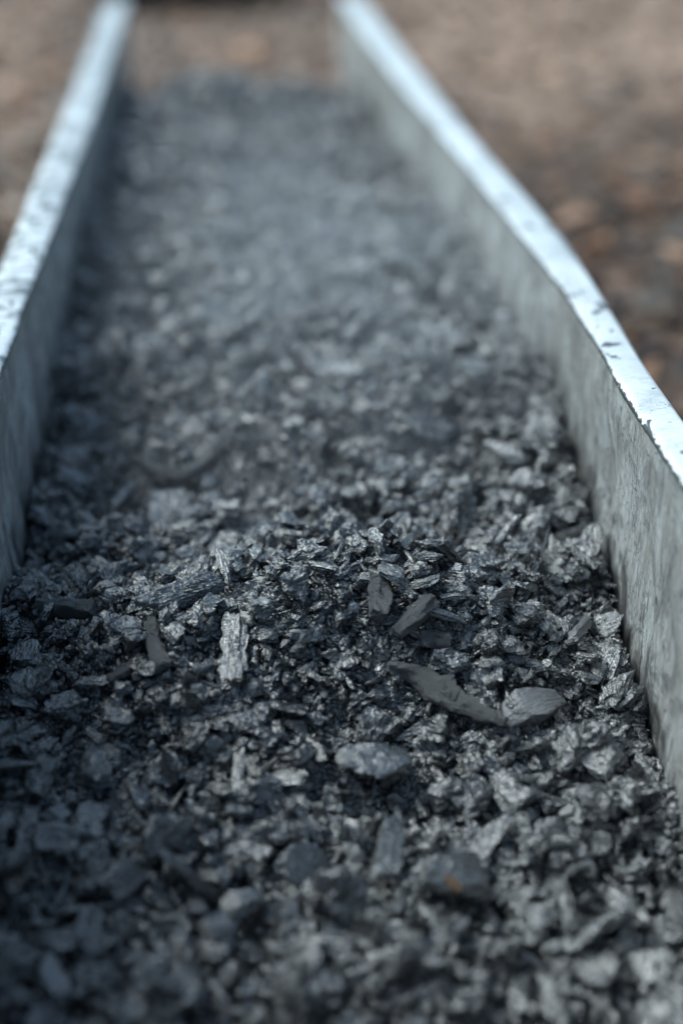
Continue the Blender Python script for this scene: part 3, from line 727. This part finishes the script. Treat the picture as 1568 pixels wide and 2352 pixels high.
k = NT('bar_surface'); k.l(k.mix(k.noise(k.vec('lco', (10, 60, 60)), 1, 4, .6), (.03, .025, .022), (.07, .055, .045)), k.b.inputs['Base Color']); k.b.inputs['Roughness'].default_value = .85
n, m_ = 70, 26; V = []; lc = []
for i in range(n):
    t = i/(n-1); x = -.37+t*.70; r = .085*(1-.12*t)*(1 if 0 < i < n-1 else .8)
    for j in range(m_):
        a = j/m_*2*math.pi; rr_ = r*(1+.10*float(vn(math.cos(a)*2+t*4, math.sin(a)*2, s=5))+.06*float(vn(math.cos(a)*7, math.sin(a)*7, t*9, 6)))
        V.append((x, 5.42+.10*t+math.cos(a)*rr_, GZ+.075+math.sin(a)*rr_)); lc.append((x, math.cos(a)*.1, math.sin(a)*.1))
Fc = [(i*m_+j, i*m_+(j+1) % m_, (i+1)*m_+(j+1) % m_) for i in range(n-1) for j in range(m_)] + [(i*m_+j, (i+1)*m_+(j+1) % m_, (i+1)*m_+j) for i in range(n-1) for j in range(m_)]
for i in (0, n-1):
    V.append(tuple(np.mean(V[i*m_:(i+1)*m_], 0))); lc.append(lc[i*m_]); kx = len(V)-1
    Fc += [(i*m_+(j+1) % m_, i*m_+j, kx) if i == 0 else (i*m_+j, i*m_+(j+1) % m_, kx) for j in range(m_)]
tag(link('dark_bar', mesh_from('dark_bar', np.array(V), np.array(Fc), {'lco': np.array(lc)}, smooth=True), k.m), 'dark rounded bar lying crosswise on the ground beyond the open end of the trough', 'log')

# ------------------------------------------------------------------ steam rising from the hot charcoal
def steam():
    bm = bmesh.new(); bmesh.ops.create_cube(bm, size=1)
    x0, x1, y0, y1, z0, z1 = -.150, .279, .92, 2.25, -.20, .11
    for v in bm.verts: v.co = ((x0+x1)/2+v.co.x*(x1-x0), (y0+y1)/2+v.co.y*(y1-y0), (z0+z1)/2+v.co.z*(z1-z0))
    m = bpy.data.meshes.new('steam'); bm.to_mesh(m); bm.free()
    k = NT('steam'); k.t.nodes.remove(k.b)
    tc = k.n('ShaderNodeTexCoord'); xyz = k.n('ShaderNodeSeparateXYZ'); k.l(tc.outputs['Object'], xyz.inputs[0])
    def win(o, a, b, c, d):
        m1 = k.n('ShaderNodeMapRange', interpolation_type='SMOOTHSTEP'); k.l(o, m1.inputs[0]); m1.inputs[1].default_value = a; m1.inputs[2].default_value = b
        m2 = k.n('ShaderNodeMapRange', interpolation_type='SMOOTHSTEP'); k.l(o, m2.inputs[0]); m2.inputs[1].default_value = d; m2.inputs[2].default_value = c
        return k.math('MULTIPLY', m1.outputs[0], m2.outputs[0])
    wy = win(xyz.outputs[1], .92, 1.15, 1.4, 1.98); wx = win(xyz.outputs[0], -.15, .06, .28, x1+.08); wz = win(xyz.outputs[2], -.3, -.29, -.08, z1)
    nz = k.ramp(k.noise(k.vec(None, (7, 4, 9)), 1, 4, .6, 1.2), [(.40, .08), (.60, 1)])
    dn = k.math('MULTIPLY', k.math('MULTIPLY', k.math('MULTIPLY', wy, wx), k.math('MULTIPLY', wz, nz)), STEAM)
    v = k.n('ShaderNodeVolumePrincipled'); v.inputs['Color'].default_value = (.93, .96, 1, 1); v.inputs['Anisotropy'].default_value = .2
    k.l(dn, v.inputs['Density']); k.l(v.outputs[0], k.out.inputs['Volume'])
    o = link('steam', m, k.m)
    tag(o, 'thin pale steam drifting over the middle and far charcoal', 'steam', kind='stuff')
STEAM = .85
steam()
